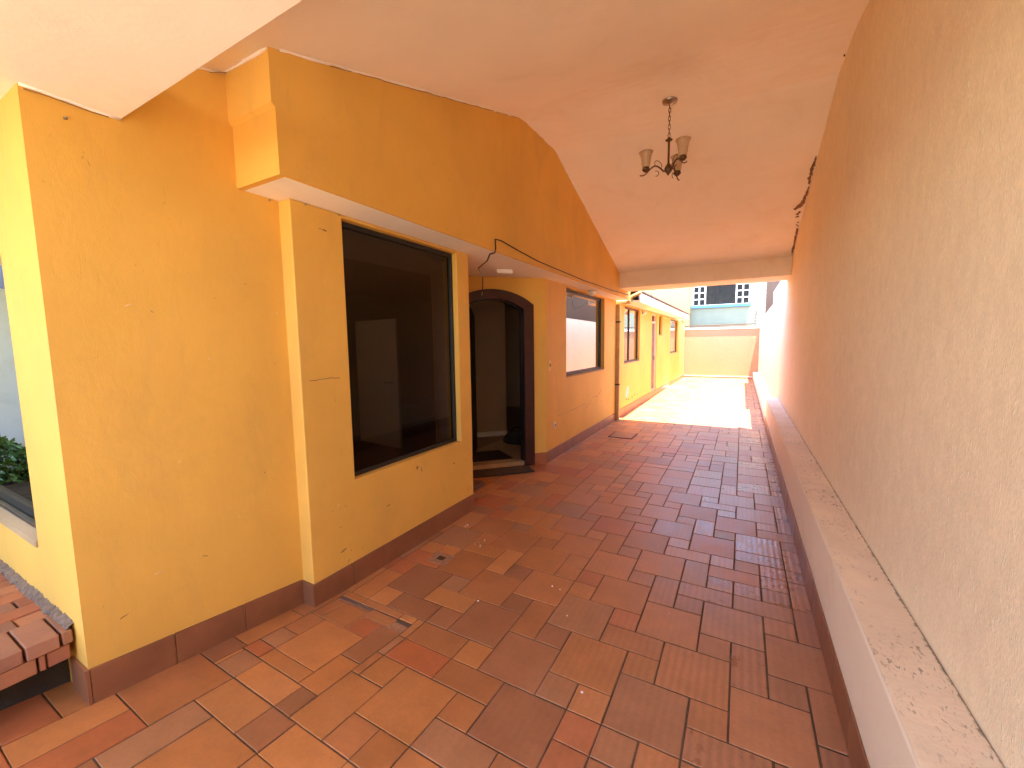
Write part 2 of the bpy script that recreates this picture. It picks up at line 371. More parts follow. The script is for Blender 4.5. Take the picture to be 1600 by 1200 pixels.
def proj(p):
    c = RW.transposed() @ Vector((p[0], p[1], p[2] - CAMH)); return (CAMF * c.x / c.z, CAMF * c.y / c.z, c.z)
PAL = [(.47, .180, .056), (.50, .198, .062), (.43, .166, .058), (.45, .138, .050), (.34, .138, .060), (.39, .180, .082), (.53, .215, .070)]
COVERX, COVERY = (-2.065, -1.505), (1.0, 1.568)      # inspection cover let into the floor
def tile_geo(mb, cols, x0, x1, y0, y1, rng, bx=.0030, lift=0.0, base=None):
    bx += .0013 * min(1, max(0, (x0 + 1.1) / 1.2))
    x0, x1, y0, y1 = x0 + bx + rng.uniform(-.001, .001), x1 - bx + rng.uniform(-.001, .001), y0 + bx + rng.uniform(-.001, .001), y1 - bx + rng.uniform(-.001, .001)
    hz = rng.uniform(-.0008, .0010) + lift; tx, ty = rng.uniform(-.004, .004), rng.uniform(-.004, .004); e = .0022
    b = len(mb.v); cx_, cy_ = (x0 + x1) / 2, (y0 + y1) / 2
    for (ins, dz) in ((0, -.012), (0, -.0016), (e, 0)):
        for x, y in ((x0 + ins, y0 + ins), (x1 - ins, y0 + ins), (x1 - ins, y1 - ins), (x0 + ins, y1 - ins)):
            mb.v.append((x, y, zf(x, y) + hz + dz + (x - cx_) * tx + (y - cy_) * ty))
    for l in (0, 4):
        for k in range(4): mb.f.append((b + l + k, b + l + (k + 1) % 4, b + l + 4 + (k + 1) % 4, b + l + 4 + k))
    mb.f.append((b + 8, b + 9, b + 10, b + 11))
    c = base or rng.choice(PAL); rg = min(1, max(0, (cx_ + 1.1) / 1.2))          # the batch laid along the ledge is pinker and ribbed
    c = tuple(a * (1 - .6 * rg) + p_ * .6 * rg for a, p_ in zip(c, (.46, .212, .118))); k_ = rng.uniform(.88, 1.10)
    cols += [(c[0] * k_, c[1] * k_, c[2] * k_, rg * rng.choice((.25, .6, 1.0, 1.0)))] * 9
def paint_faces(o, cols):
    me = o.data; at = me.attributes.new('tint', 'FLOAT_COLOR', 'FACE')
    at.data.foreach_set('color', [v for c in cols for v in c])
cand = []
for r in rects:
    x0, x1, y0, y1 = GX + r[0] * UX, GX + r[2] * UX, GY + r[1] * UY, GY + r[3] * UY
    q = [proj((x, y, zf(x, y))) for x, y in ((x0, y0), (x1, y0), (x1, y1), (x0, y1))]
    area = 0; cxm, cym = (x0 + x1) / 2, (y0 + y1) / 2
    vis = all(a[2] > .1 for a in q) and any(abs(a[0]) < 820 and abs(a[1]) < 620 for a in q)
    hid = (cxm < -2.05 and not (3.1 < cym < 4.6 and cxm > -2.1 - (4.64 - cym)) and cym > .5) or cxm > .39
    if vis and not hid: area = abs(sum(q[k][0] * q[(k + 1) % 4][1] - q[(k + 1) % 4][0] * q[k][1] for k in range(4))) / 2
    cand.append((area, (x0, x1, y0, y1)))
cand.sort(key=lambda a: -a[0])
def cut(rc):                                  # keep floor tiles clear of the inspection cover
    x0, x1, y0, y1 = rc
    if x1 <= COVERX[0] or x0 >= COVERX[1] or y1 <= COVERY[0] or y0 >= COVERY[1]: return [rc]
    out = []
    if x1 > COVERX[1] + .01: out.append((max(x0, COVERX[1]), x1, y0, y1)); x1 = COVERX[1]
    if x0 < COVERX[0] - .01: out.append((x0, min(x1, COVERX[0]), y0, y1)); x0 = COVERX[0]
    if y1 > COVERY[1] + .01: out.append((x0, x1, max(y0, COVERY[1]), y1))
    if y0 < COVERY[0] - .01: out.append((x0, x1, y0, min(y1, COVERY[0])))
    return [o for o in out if o[1] - o[0] > .02 and o[3] - o[2] > .02]
rg_ = random.Random(11); far = MB(); farc = []; nt_ = 0
for area, rc in cand:
    if rc[3] < -.2: continue
    for q in cut(rc):
        if area > 0 and nt_ < 290:
            mb = MB(); cl = []; tile_geo(mb, cl, *q, rg_); o = mb.obj('tile', 'tile', floor, recalc=False); paint_faces(o, cl); nt_ += 1
        else: tile_geo(far, farc, *q, rg_)
o = far.obj('distant_tiles', 'tile', floor, recalc=False); paint_faces(o, farc); o['kind'] = 'stuff'

# inspection cover with its own inset tiles
cov = thing('inspection_cover', ((COVERX[0] + COVERX[1]) / 2, 1.28, 0), 'square inspection cover inlaid with floor tiles beside the yellow wall corner', 'cover')
fr = MB()
for (a, b, c, d) in ((COVERX[0] + .004, COVERX[1] - .004, COVERY[0] + .004, COVERY[1] - .004),):
    ix = [a, (a + b) / 2, b]; iy = [c, (c + d) / 2, d]
    for y in iy:
        for x in ix: fr.v.append((x, y, zf(x, y) - .005))
    for j in range(2):
        for i in range(2): fr.f.append((j * 3 + i, j * 3 + i + 1, j * 3 + i + 4, j * 3 + i + 3))
fr.obj('mortar_bed', 'dustmortar', cov, recalc=False)
for q, base in (((-1.935, -1.638, 1.078, 1.362), PAL[1]), ((-2.06, -1.935, 1.0, 1.08), PAL[3]), ((-1.638, -1.505, 1.22, 1.49), PAL[4]), ((-1.935, -1.638, 1.0, 1.078), PAL[0]), ((-1.638, -1.505, 1.0, 1.22), PAL[0]),
                ((-1.79, -1.60, 1.49, 1.562), PAL[2]), ((-2.06, -1.98, 1.362, 1.53), PAL[2]), ((-1.79, -1.638, 1.362, 1.49), PAL[3]), ((-1.98, -1.79, 1.362, 1.53), PAL[0]), ((-2.06, -1.935, 1.20, 1.36), PAL[2]), ((-2.06, -1.935, 1.08, 1.20), PAL[5])):
    mb = MB(); cl = []; tile_geo(mb, cl, *q, rg_, .003, .0005, base); o = mb.obj('tile', 'tile', cov, recalc=False); paint_faces(o, cl)
# second cover, far down the drive
c2 = thing('drain_cover', (-1.62, 6.6, 0), 'flat square drain cover with a dark finger hole further down the driveway', 'cover')
MB().box(-1.82, -1.44, 6.40, 6.82, -.002, .006).obj('cover_plate', 'grout', c2)
mb = MB(); cl = []; tile_geo(mb, cl, -1.80, -1.46, 6.42, 6.80, rg_, .002, .0085); o = mb.obj('tile', 'tile', c2, recalc=False); paint_faces(o, cl)
MB().lathe((-1.62, 6.40, .004), [(.0, .004), (.024, .004), (.03, .001)], 10).obj('finger_hole', 'frame', c2, recalc=False)
# floor drain
dr = thing('floor_drain', (-1.80, 2.185, 0), 'small grey floor drain grate set in the tiles by the window wall', 'drain')
MB().box(-1.875, -1.725, 2.12, 2.25, -.004, .0035).obj('mortar_patch', 'dustmortar', dr)
for k in range(5): MB().box(-1.828 + k * .012, -1.822 + k * .012, 2.163, 2.208, .0036, .007).obj('grate_bar', 'frame', dr)

# ---------------------------------------------------------------- the house
house = thing('house', (-3.0, 4.0, 0), 'yellow painted house with dark windows and arched entrance along the driveway', 'house')
WB = (1.734, 2.862, .66, 2.25); WC = (5.32, 7.10, 1.035, 2.245)
W3 = (8.50, 9.97, 1.06, 2.235); DD = (11.42, 12.18, .18, 2.24); WS = (12.5, 13.06, 1.68, 2.25); W4 = (14.65, 16.5, 1.10, 2.25)
FW = (-4.7, -2.635, .68, 2.12)
MB().panel(PY, -6.5, -2.19, -.1, 2.95, .66, .507, [FW]).obj('front_wall', 'yellow', house)
MB().panel(PX, .66, 1.41, -.1, 2.95, -2.34, -2.19, [(1.222, 1.5, 2.272, 3.0)]).obj('side_wall', 'yellow', house)
MB().panel(PX, 1.41, 3.03, -.1, 2.272, -2.245, -2.095, [WB]).obj('window_wall', 'yellow', house, bev=.006)
MB().prism([(-2.12, 3.0295), (-2.98, 3.76), (-3.01, 3.71), (-2.245, 3.0295)], lambda u, v, w_: (u, v, w_), -.1, 2.272).obj('entrance_return_wall', 'yellow', house)
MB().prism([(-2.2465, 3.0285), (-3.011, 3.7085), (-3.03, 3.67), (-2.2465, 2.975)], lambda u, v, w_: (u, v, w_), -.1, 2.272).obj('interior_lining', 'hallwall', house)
MB().panel(PX, 4.64, 7.93, -.1, 2.272, -2.245, -2.095, [WC]).obj('side_wall', 'yellow', house, bev=.005)
MB().panel(PX, 7.93, 18.45, -.1, 2.262, -2.245, -2.097, [W3, DD, WS, W4]).obj('rear_wing_wall', 'yellow', house, bev=.005)
# entrance wall with a segmental arch
def arch(tL, tR, zs, zt, n=14):
    c = (tL + tR) / 2; hw = (tR - tL) / 2; rise = zt - zs; rad = (hw * hw + rise * rise) / (2 * rise); zc = zt - rad; a0 = math.asin(hw / rad)
    return [(c + rad * math.sin(a0 - 2 * a0 * k / n), zc + rad * math.cos(a0 - 2 * a0 * k / n)) for k in range(n + 1)]   # right to left
AO = arch(-1.16, -.159, 1.955, 2.13); AI = arch(-1.04, -.280, 1.90, 2.025)
ew = MB()
out = [(0, -.1), (0, 2.272), (-1.34, 2.272), (-1.34, -.1), (-1.16, -.1)] + [(-1.16, 1.955)] + AO[::-1][1:] + [(-.159, -.1)]
ew.prism(out, PD, -.14, 0).obj('entrance_wall', 'yellow', house)
# upper gable panel, its end box and white soffit
PROF = [(0.6, 2.608), (1.17, 2.79), (3.58, 3.56), (4.35, 3.58), (7.1, 2.66), (7.74, 2.446)]
def cz(y):
    for (a, za), (b, zb) in zip(PROF, PROF[1:]):
        if a <= y <= b: return za + (zb - za) * (y - a) / (b - a)
    return PROF[-1][1]
gp = [(1.236, 2.272), (7.86, 2.272), (7.86, 2.60), (7.1, 2.72), (4.35, 3.64), (3.58, 3.62), (1.236, cz(1.236) + .06)]
MB().prism(gp, PX, -1.858, -1.845).obj('gable_wall', 'yellow', house)
MB().box(-2.1899, -1.8452, 1.203, 1.2355, 2.272, 2.556).obj('gable_end_lower', 'yellow', house)
MB().prism([(1.2355, 2.5562), (1.203, 2.5562), (1.186, 2.570), (1.186, 2.92), (1.2355, 2.92)], PX, -2.1899, -1.8452).obj('gable_end_upper', 'yellow', house)
MB().box(-3.1, -1.8585, 1.236, 7.84, 2.2725, 2.33).obj('soffit', 'ceiling', house)
MB().box(-1.8449, -1.86, 7.862, 7.88, 2.272, 2.60).obj('gable_end_cap', 'yellow', house)
# sloping carport ceiling, front slab and beam
PROFR = [(0.6, 2.608), (1.17, 2.79), (3.45, 3.49), (4.15, 3.50), (7.1, 2.66), (7.74, 2.446)]
def czr(y):
    for (a, za), (b, zb) in zip(PROFR, PROFR[1:]):
        if a <= y <= b: return za + (zb - za) * (y - a) / (b - a)
    return PROFR[-1][1]
def soft(fn, y, w_=.22): return sum(fn(min(7.74, max(.6, y + w_ * k / 4))) for k in range(-4, 5)) / 9
def czx(x, y):
    f = min(1, max(0, (x + 1.845) / 2.445)); wd = .30 if y < 3.96 else .03; return soft(cz, y, wd * .6) * (1 - f) + soft(czr, y, wd) * f
cl_ = MB(); cys = [.6, .9, 1.17, 2.0, 3.0, 3.2, 3.35, 3.45, 3.55, 3.65, 3.75, 3.85, 3.95, 4.05, 4.15, 4.25, 4.35, 4.45, 4.6, 5.0, 5.6, 6.2, 6.8, 7.1, 7.4, 7.74]; cxs = [-7.0, -1.845, -1.2, -.6, 0, .62]
for lift in (0, .2):
    for x in cxs:
        for y in cys: cl_.v.append((x, y, czx(x, y) + lift))
ny = len(cys); nn = ny * len(cxs)
for a in range(len(cxs) - 1):
    for b in range(ny - 1):
        q = (a * ny + b, (a + 1) * ny + b, (a + 1) * ny + b + 1, a * ny + b + 1); cl_.f += [q, tuple(nn + k for k in q[::-1])]
for b in range(ny - 1):
    for a in (0, len(cxs) - 1): cl_.f.append((a * ny + b, a * ny + b + 1, nn + a * ny + b + 1, nn + a * ny + b))
for a in range(len(cxs) - 1):
    for b in (0, ny - 1): cl_.f.append((a * ny + b, (a + 1) * ny + b, nn + (a + 1) * ny + b, nn + a * ny + b))
cl_.obj('carport_ceiling', 'ceiling', house)
MB().prism([(-7.0, -3.2), (-2.0, -3.2), (-2.0, -1.1), (.62, -1.1), (.62, .78), (-7.0, .78)], lambda u, v, w_: (u, v, w_), 2.407, 2.60).obj('front_slab', 'ceiling', house, bev=.004)  # unseen left part lengthened over the garden to shade the front wall
MB().box(-1.8448, .569, 7.1, 7.70, 2.40, 2.70).obj('beam', 'beam', house, bev=.006)
MB().box(-7, -2.25, .661, 18.5, 2.34, 2.40).obj('interior_ceiling', 'interior', house)
MB().prism([(-7.0, 3.3), (-2.3, 2.405), (-2.3, 2.5), (-7.0, 3.5)], lambda u, v, w_: (u, w_, v), 7.75, 18.5).obj('rear_wing_roof', 'white', house)
# rear wing eave: soffit, white fascia, corrugated sheet edge
def ex(y): return -1.70 - .13 * (y - 7.95) / 9.05
def ez(y): return 2.235 + .078 * (y - 7.95) / 9.05
f_ = MB(); ya, yb = 7.95, 17.0
b = [(ex(ya), ya, ez(ya)), (ex(yb), yb, ez(yb)), (-2.24, yb, ez(yb) + .01), (-2.24, ya, ez(ya) + .032)]
f_.v = b + [(p[0], p[1], p[2] + .03) for p in b]; f_.f = [(0, 3, 2, 1), (4, 5, 6, 7), (0, 1, 5, 4), (1, 2, 6, 5), (2, 3, 7, 6), (3, 0, 4, 7)]
f_.obj('rear_eave_soffit', 'ceiling', house)
f_ = MB(); b = [(ex(ya), ya - .01, ez(ya) - .004), (ex(yb), yb + .01, ez(yb) - .004), (ex(yb) + .022, yb + .01, ez(yb) - .004), (ex(ya) + .022, ya - .01, ez(ya) - .004)]
f_.v = b + [(p[0], p[1], p[2] + .172) for p in b]; f_.f = [(0, 3, 2, 1), (4, 5, 6, 7), (0, 1, 5, 4), (1, 2, 6, 5), (2, 3, 7, 6), (3, 0, 4, 7)]
f_.obj('fascia_board', 'white', house)
f_ = MB(); n = 120
for k in range(n + 1):
    y = ya + (yb - ya) * k / n; tooth = .055 * (k % 2)
    for (xx, zz) in ((ex(y) + .03 + tooth, ez(y) + .172), (-2.5, 2.56)):
        f_.v += [(xx, y, zz), (xx, y, zz + .012)]
for k in range(n):
    a = k * 4; b = a + 4
    f_.f += [(a, a + 2, b + 2, b), (a + 1, b + 1, b + 3, a + 3), (a, b, b + 1, a + 1), (a + 2, a + 3, b + 3, b + 2)]
f_.obj('roof_sheet', 'brownplaster', house)
# skirting tiles, one by one
def skirt_x(x, ys_, mat, h=.145, th=.011, zfun=None, parent=house, sgn=1):
    for a, b in zip(ys_, ys_[1:]):
        a2, b2 = a + .0018, b - .0018; za, zb = (zfun(a2), zfun(b2)) if zfun else (0, 0)
        xo = x + sgn * (th + random.uniform(-.0015, .0015)); m = MB()
        m.v = [(x, a2, za - .02), (xo, a2, za - .02), (xo, b2, zb - .02), (x, b2, zb - .02), (x, a2, za + h), (xo, a2, za + h), (xo, b2, zb + h), (x, b2, zb + h)]
        m.f = [(0, 3, 2, 1), (4, 5, 6, 7), (0, 1, 5, 4), (1, 2, 6, 5), (2, 3, 7, 6), (3, 0, 4, 7)]
        m.obj('skirting_tile', mat, parent, bev=.002)
zl = lambda y: zf(-2.19, y)
skirt_x(-2.1895, [.507, .784, 1.081, 1.400], 'skirt', zfun=zl, h=.143)
skirt_x(-2.0945, [1.403, 1.68, 1.982, 2.28, 2.585, 2.88, 3.035], 'skirt')
skirt_x(-2.0945, [4.652] + [4.93 + .308 * k for k in range(10)] + [7.93], 'skirt')
skirt_x(-2.0965, [7.94 + .31 * k for k in range(12)] + [11.66, 12.2 - .012], 'skirt_sunlit', h=.16)
skirt_x(-2.0965, [12.19 + .31 * k for k in range(20)] + [18.44], 'skirt_sunlit')
MB().box(-2.1899, -2.0835, 1.3995, 1.4095, -.02, .147).obj('skirting_tile', 'skirt', house)
MB().box(-2.178, -2.345, .495, .5065, .05, .258).obj('skirting_tile', 'skirt', house)
MB().prism([(-.155, -.02), (.008, -.02), (.008, .145), (-.155, .145)], PD, .0005, .012).obj('skirting_tile', 'skirt_sunlit', house)

# windows: frame, pane, sill under each window
def window_x(name, op, depth, glassmat, fw=.045, mull=(), sill='sillgrey', mat='frame', label=None):
    y0, y1, z0, z1 = op; x = -2.095 - depth
    wn = MB().panel(PX, y0 + .001, y1 - .001, z0 + .001, z1 - .001, x - .035, x, [(y0 + fw, y1 - fw, z0 + fw, z1 - fw)] if not mull else
                    [(a + fw / 2 if i else a + fw, b - fw / 2 if i < len(mull) else b - fw, z0 + fw, z1 - fw) for i, (a, b) in enumerate(zip((y0,) + tuple(mull), tuple(mull) + (y1,)))]).obj('window', mat, house, bev=.003)
    if label: wn['label'] = label
    edges = (y0 + fw,) + tuple(mull) + (y1 - fw,)
    for a, b in zip(edges, edges[1:]):
        MB().box(x - .022, x - .018, a - .004 if a == edges[0] else a + fw / 2 - .004, b + .004 if b == edges[-1] else b - fw / 2 + .004, z0 + fw - .004, z1 - fw + .004).obj('pane', glassmat, wn)
    if sill: MB().box(x + .0005, -2.091, y0 + .002, y1 - .002, z0 - .012, z0 + .006).obj('sill', sill, wn)
    return wn
window_x('window', WB, .045, 'glassB', .032, sill='yellow', label='large dark tinted window beside the entrance')
window_x('window', WC, .06, 'mirror', .05, label='mirrored window reflecting the opposite wall')
window_x('window', W3, .05, 'mirror', .045, (8.50 + .62,), mat='bronze')
window_x('window', WS, .06, 'glassB', .04)
window_x('window', W4, .05, 'mirror', .045, mat='bronze')
# facade window
x0, x1, z0, z1 = FW
wn = MB().panel(PY, x0 + .001, x1 - .001, z0 + .03, z1 - .001, .575, .535, [(x0 + .05, -3.7, z0 + .10, z1 - .05), (-3.65, x1 - .012, z0 + .10, z1 - .05)]).obj('window', 'frame', house, bev=.003)
MB().box(x0 + .046, -3.696, .553, .557, z0 + .096, z1 - .046).obj('pane', 'glassF', wn); MB().box(-3.654, x1 - .008, .549, .552, z0 + .096, z1 - .046).obj('pane', 'glassF', wn)
MB().box(x0, x1 - .001, .512, .53, z0 + .045, z0 + .06).obj('track', 'steel', wn)
sm = MB(); sm.v = [(x0, .500, z0 - .002), (x1 - .001, .500, z0 - .002), (x1 - .001, .54, z0 + .029), (x0, .54, z0 + .029), (x0, .500, z0 - .03), (x1 - .001, .500, z0 - .03), (x1 - .001, .54, z0 - .03), (x0, .54, z0 - .03)]
sm.f = [(0, 1, 2, 3), (4, 7, 6, 5), (0, 4, 5, 1), (1, 5, 6, 2), (2, 6, 7, 3), (3, 7, 4, 0)]; sm.obj('sill', 'sillgrey', wn)
# entrance: arched wooden frame, threshold, open leaf
df = MB(); ring = AO + [(-1.16, -.02)] + [(-1.04, -.02)] + AI[::-1] + [(-.28, -.02), (-.159, -.02)]
nO = len(AO)
m = MB(); outer = [(-.159, -.02)] + AO + [(-1.16, -.02)]; inner = [(-.28, -.02)] + AI + [(-1.04, -.02)]
for wv in (.022, -.145): m.v += [PD(u, v, wv) for u, v in outer] + [PD(u, v, wv) for u, v in inner]
n = len(outer)
for i in range(n - 1):
    m.f += [(i, i + 1, n + i + 1, n + i), (2 * n + i, 3 * n + i, 3 * n + i + 1, 2 * n + i + 1), (n + i, n + i + 1, 3 * n + i + 1, 3 * n + i), (i, 2 * n + i, 2 * n + i + 1, i + 1)]
m.f += [(0, n, 3 * n, 2 * n), (n - 1, 3 * n - 1, 4 * n - 1, 2 * n - 1)]
dfr = m.obj('door_frame', 'wood', house); dfr['label'] = 'dark red wooden arched door frame'
m = MB()                                            # inner rebate strip
o2 = [(-.2805, -.02)] + AI + [(-1.0395, -.02)]; i2 = [(-.292, -.02)] + arch(-1.028, -.292, 1.892, 2.012) + [(-1.028, -.02)]
for wv in (-.06, -.144): m.v += [PD(u, v, wv) for u, v in o2] + [PD(u, v, wv) for u, v in i2]
for i in range(n - 1): m.f += [(i, i + 1, n + i + 1, n + i), (2 * n + i, 3 * n + i, 3 * n + i + 1, 2 * n + i + 1), (n + i, n + i + 1, 3 * n + i + 1, 3 * n + i)]
m.obj('rebate', 'blackdoor', dfr)
MB().prism([(-1.04, -.02), (-.28, -.02), (-.28, .045), (-1.04, .045)], PD, -.14, -.03).obj('threshold', 'sillgrey', dfr)
def PL(u, v, w_):                                   # open leaf hinged on the left jamb, swung into the hall
    a = R_(115); px, py = -2.095 - 1.0 * S2 - .15 * S2, 4.64 - 1.0 * S2 + .15 * S2
    return (px + u * math.cos(a) - w_ * math.sin(a), py + u * math.sin(a) + w_ * math.cos(a), v)
lf = MB().prism([(0, .055), (.70, .055), (.70, 1.88), (.35, 1.98), (0, 1.88)], PL, -.045, 0).obj('door_leaf', 'blackdoor', house)
kx = PL(.62, 1.06, -.075); MB().lathe((kx[0], kx[1], kx[2] - .02), [(.0, .0), (.022, .006), (.028, .02), (.022, .034), (0, .04)], 12).obj('door_knob', 'steel', lf, smooth=True)
# rear wing door
dl = MB().box(-2.20, -2.16, DD[0] + .05, DD[1] - .05, DD[2] + .02, DD[3] - .25).obj('rear_door', 'curtain', house)
MB().box(-2.158, -2.12, DD[1] - .14, DD[1] - .12, 1.0, 1.1).obj('handle', 'steel', dl)
MB().panel(PX, DD[0] + .001, DD[1] - .001, DD[2] + .001, DD[3] - .001, -2.21, -2.13, [(DD[0] + .05, DD[1] - .05, DD[2] + .02, DD[3] - .25), (DD[0] + .05, DD[1] - .05, DD[3] - .20, DD[3] - .04)]).obj('rear_door_frame', 'pink', house)
MB().box(-2.19, -2.18, DD[0] + .05, DD[1] - .05, DD[3] - .2, DD[3] - .04).obj('transom_pane', 'glassB', house)
# interior seen through the glass and the open door
MB().panel(PX, .66, 12, -.05, 2.34, -5.6, -5.4, [(.9, 3.4, .6, 2.2)]).obj('interior_wall', 'interior', house)  # unseen opening added in this wall to let daylight into the room
MB().box(-5.4, -2.246, 8.3, 8.4, -.05, 2.34).obj('interior_wall', 'interior', house)
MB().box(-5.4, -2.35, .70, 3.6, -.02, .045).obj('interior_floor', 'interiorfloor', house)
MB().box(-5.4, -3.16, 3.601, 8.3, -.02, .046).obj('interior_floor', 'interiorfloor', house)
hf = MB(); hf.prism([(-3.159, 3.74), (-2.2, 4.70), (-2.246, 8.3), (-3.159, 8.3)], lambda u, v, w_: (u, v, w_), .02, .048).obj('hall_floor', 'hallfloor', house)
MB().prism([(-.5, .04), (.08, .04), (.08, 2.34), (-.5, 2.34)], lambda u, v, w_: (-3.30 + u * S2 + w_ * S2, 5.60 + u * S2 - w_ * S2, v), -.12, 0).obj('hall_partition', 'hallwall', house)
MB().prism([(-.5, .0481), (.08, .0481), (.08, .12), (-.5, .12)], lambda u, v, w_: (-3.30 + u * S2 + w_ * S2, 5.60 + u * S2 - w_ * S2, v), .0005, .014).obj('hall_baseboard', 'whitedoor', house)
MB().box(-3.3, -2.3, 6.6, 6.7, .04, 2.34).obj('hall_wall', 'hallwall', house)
idr = thing('interior_door', (-4.6, 4.29, .045), 'white interior door standing open behind the large dark window', 'door')
MB().prism([(0, .05), (.93, .05), (.93, 1.86), (0, 1.86)], lambda u, v, w_: (-5.08 + u, 4.345 - .12 * u + w_, v), 0, .04).obj('leaf', 'whitedoor', idr)
MB().tube([(-4.24, 4.24, .98), (-4.24, 4.185, .98), (-4.36, 4.19, .98)], .009, 8).obj('lever_handle', 'steel', idr)

# ---------------------------------------------------------------- right boundary wall with ledge
rw = thing('boundary_wall', (.65, 5, 0), 'long peach textured plaster boundary wall on the right with a low ledge', 'wall')
MB().prism([(-7, -.1), (18.75, -.1), (18.75, 2.24), (11.0, 2.29), (11.0, 2.56), (7.72, 2.56), (7.72, 3.95), (-1.1, 3.95), (-1.1, 2.5), (-7, 2.5)], PX, .57, .63).obj('wall_face', 'peach', rw)
kb = MB().box(.397, .5695, -6, 8.45, -.1, .496).obj('ledge', 'kerbface', rw, bev=.012)
MB().box(.399, .5693, -6, 8.448, .4962, .503).obj('ledge_top', 'kerbtop', kb, bev=.004)
MB().box(.40, .5694, 8.451, 18.59, -.1, .27).obj('low_ledge', 'white', rw, bev=.008)
skirt_x(.3965, [-1.2 + .30 * k for k in range(33)], 'skirt', h=.165, th=.007, parent=rw, sgn=-1)
skirt_x(.3995, [8.452 + .5 * k for k in range(21)], 'skirt_sunlit', h=.05, th=.006, parent=rw, sgn=-1)
# crumbling plaster along the ceiling joint
rc_ = random.Random(3)
def blob(name, c, ax, ay, nrm, lx, ly, mat, parent, th=.008, n=11, cut=.45):
    ax, ay, nrm, c = Vector(ax).normalized(), Vector(ay).normalized(), Vector(nrm).normalized(), Vector(c); m = MB(); rr = [1 - cut * rc_.random() for _ in range(n)]
    for (k_, dz) in ((1.0, -.004), (.92, th * .6), (.55, th)):
        for i in range(n):
            a = 2 * math.pi * i / n; j = 1 + rc_.uniform(-.12, .12)
            m.v.append(tuple(c + ax * math.cos(a) * rr[i] * lx * k_ * j + ay * math.sin(a) * rr[i] * ly * k_ * j + nrm * (dz + rc_.uniform(-.3, .3) * th * (k_ < 1))))
    for l in (0, 1):
        for i in range(n): m.f.append((l * n + i, l * n + (i + 1) % n, (l + 1) * n + (i + 1) % n, (l + 1) * n + i))
    m.f.append(tuple(2 * n + i for i in range(n)))
    return m.obj(name, mat, parent)
slope = Vector((0, 2.75, -.92)).normalized(); nc = Vector((0, -.92, -2.75)).normalized()
for (x, y, l, wd) in ((.556, 5.10, .06, .012), (.552, 5.17, .07, .018), (.545, 5.24, .05, .022), (.550, 5.31, .07, .020), (.545, 5.38, .045, .022), (.552, 5.45, .05, .014), (.557, 5.56, .05, .010), (.553, 5.64, .08, .016), (.546, 5.72, .09, .022), (.538, 5.80, .08, .030), (.520, 5.86, .06, .036), (.500, 5.895, .04, .034), (.480, 5.92, .022, .026),
                      (.527, 6.0, .030, .020), (.514, 6.035, .018, .022), (.520, 6.09, .018, .024), (.540, 6.22, .014, .012), (.530, 6.27, .010, .010), (.545, 6.30, .014, .012), (.548, 6.40, .08, .020), (.552, 6.48, .08, .018), (.550, 6.57, .09, .020), (.554, 6.66, .09, .016), (.556, 6.76, .09, .014), (.554, 6.86, .09, .018), (.556, 6.96, .08, .014)):
    blob('crumbled_plaster', (x, y, czx(x, y)), slope, (1, 0, 0), nc, l, wd, rc_.choice(('crumb', 'crumb', 'concrete')), rw, .008, 16, .55)
blob('crumbled_plaster', (.560, 3.90, czx(.56, 3.9)), (0, 1, 0), (1, 0, 0), (0, 0, -1), .012, .008, 'cable', rw)
# flaked paint and cracks on the house wall
for (y, z, l, h) in ((8.75, .30, .05, .03), (8.95, .27, .06, .025), (9.25, .28, .05, .03), (9.5, .31, .06, .02), (9.8, .29, .04, .022), (10.1, .30, .035, .018)):
    blob('flaked_paint', (-2.0965, y, z), (0, 1, .0), (0, 0, 1), (1, 0, 0), l, h, 'concrete', house, .003)
blob('bare_plaster_patch', (-2.0968, 8.80, .44), (0, 1, .0), (0, .35, 1), (1, 0, 0), .16, .17, 'pink', house, .002, 14, .3)
def crack(pts, wdt, mat, parent, x):
    m = MB()
    for a, b in zip(pts, pts[1:]):
        k = 4
        for s in range(k):
            p, q = [(a[0] + (b[0] - a[0]) * (s + d) / k, a[1] + (b[1] - a[1]) * (s + d) / k) for d in (0, 1)]
            j = rc_.uniform(-.006, .006); w1 = wdt * rc_.uniform(.3, 1.2)
            m.quad((x, p[0], p[1] - w1), (x, q[0], q[1] - w1 + j), (x, q[0], q[1] + w1 + j), (x, p[0], p[1] + w1))
    return m.obj('hairline_crack', mat, parent, recalc=False)
crack([(6.95, .68), (6.7, .60), (6.5, .62), (6.3, .52), (6.15, .50), (6.1, .42)], .006, 'sillgrey', house, -2.0935)
crack([(6.2, .555), (5.8, .55), (5.4, .54), (5.0, .545)], .004, 'sillgrey', house, -2.0935)
crack([(1.46, 1.31), (1.66, 1.312)], .002, 'concrete', house, -2.0935)
crack([(1.575, 2.155), (1.625, 2.15)], .004, 'concrete', house, -2.0935)

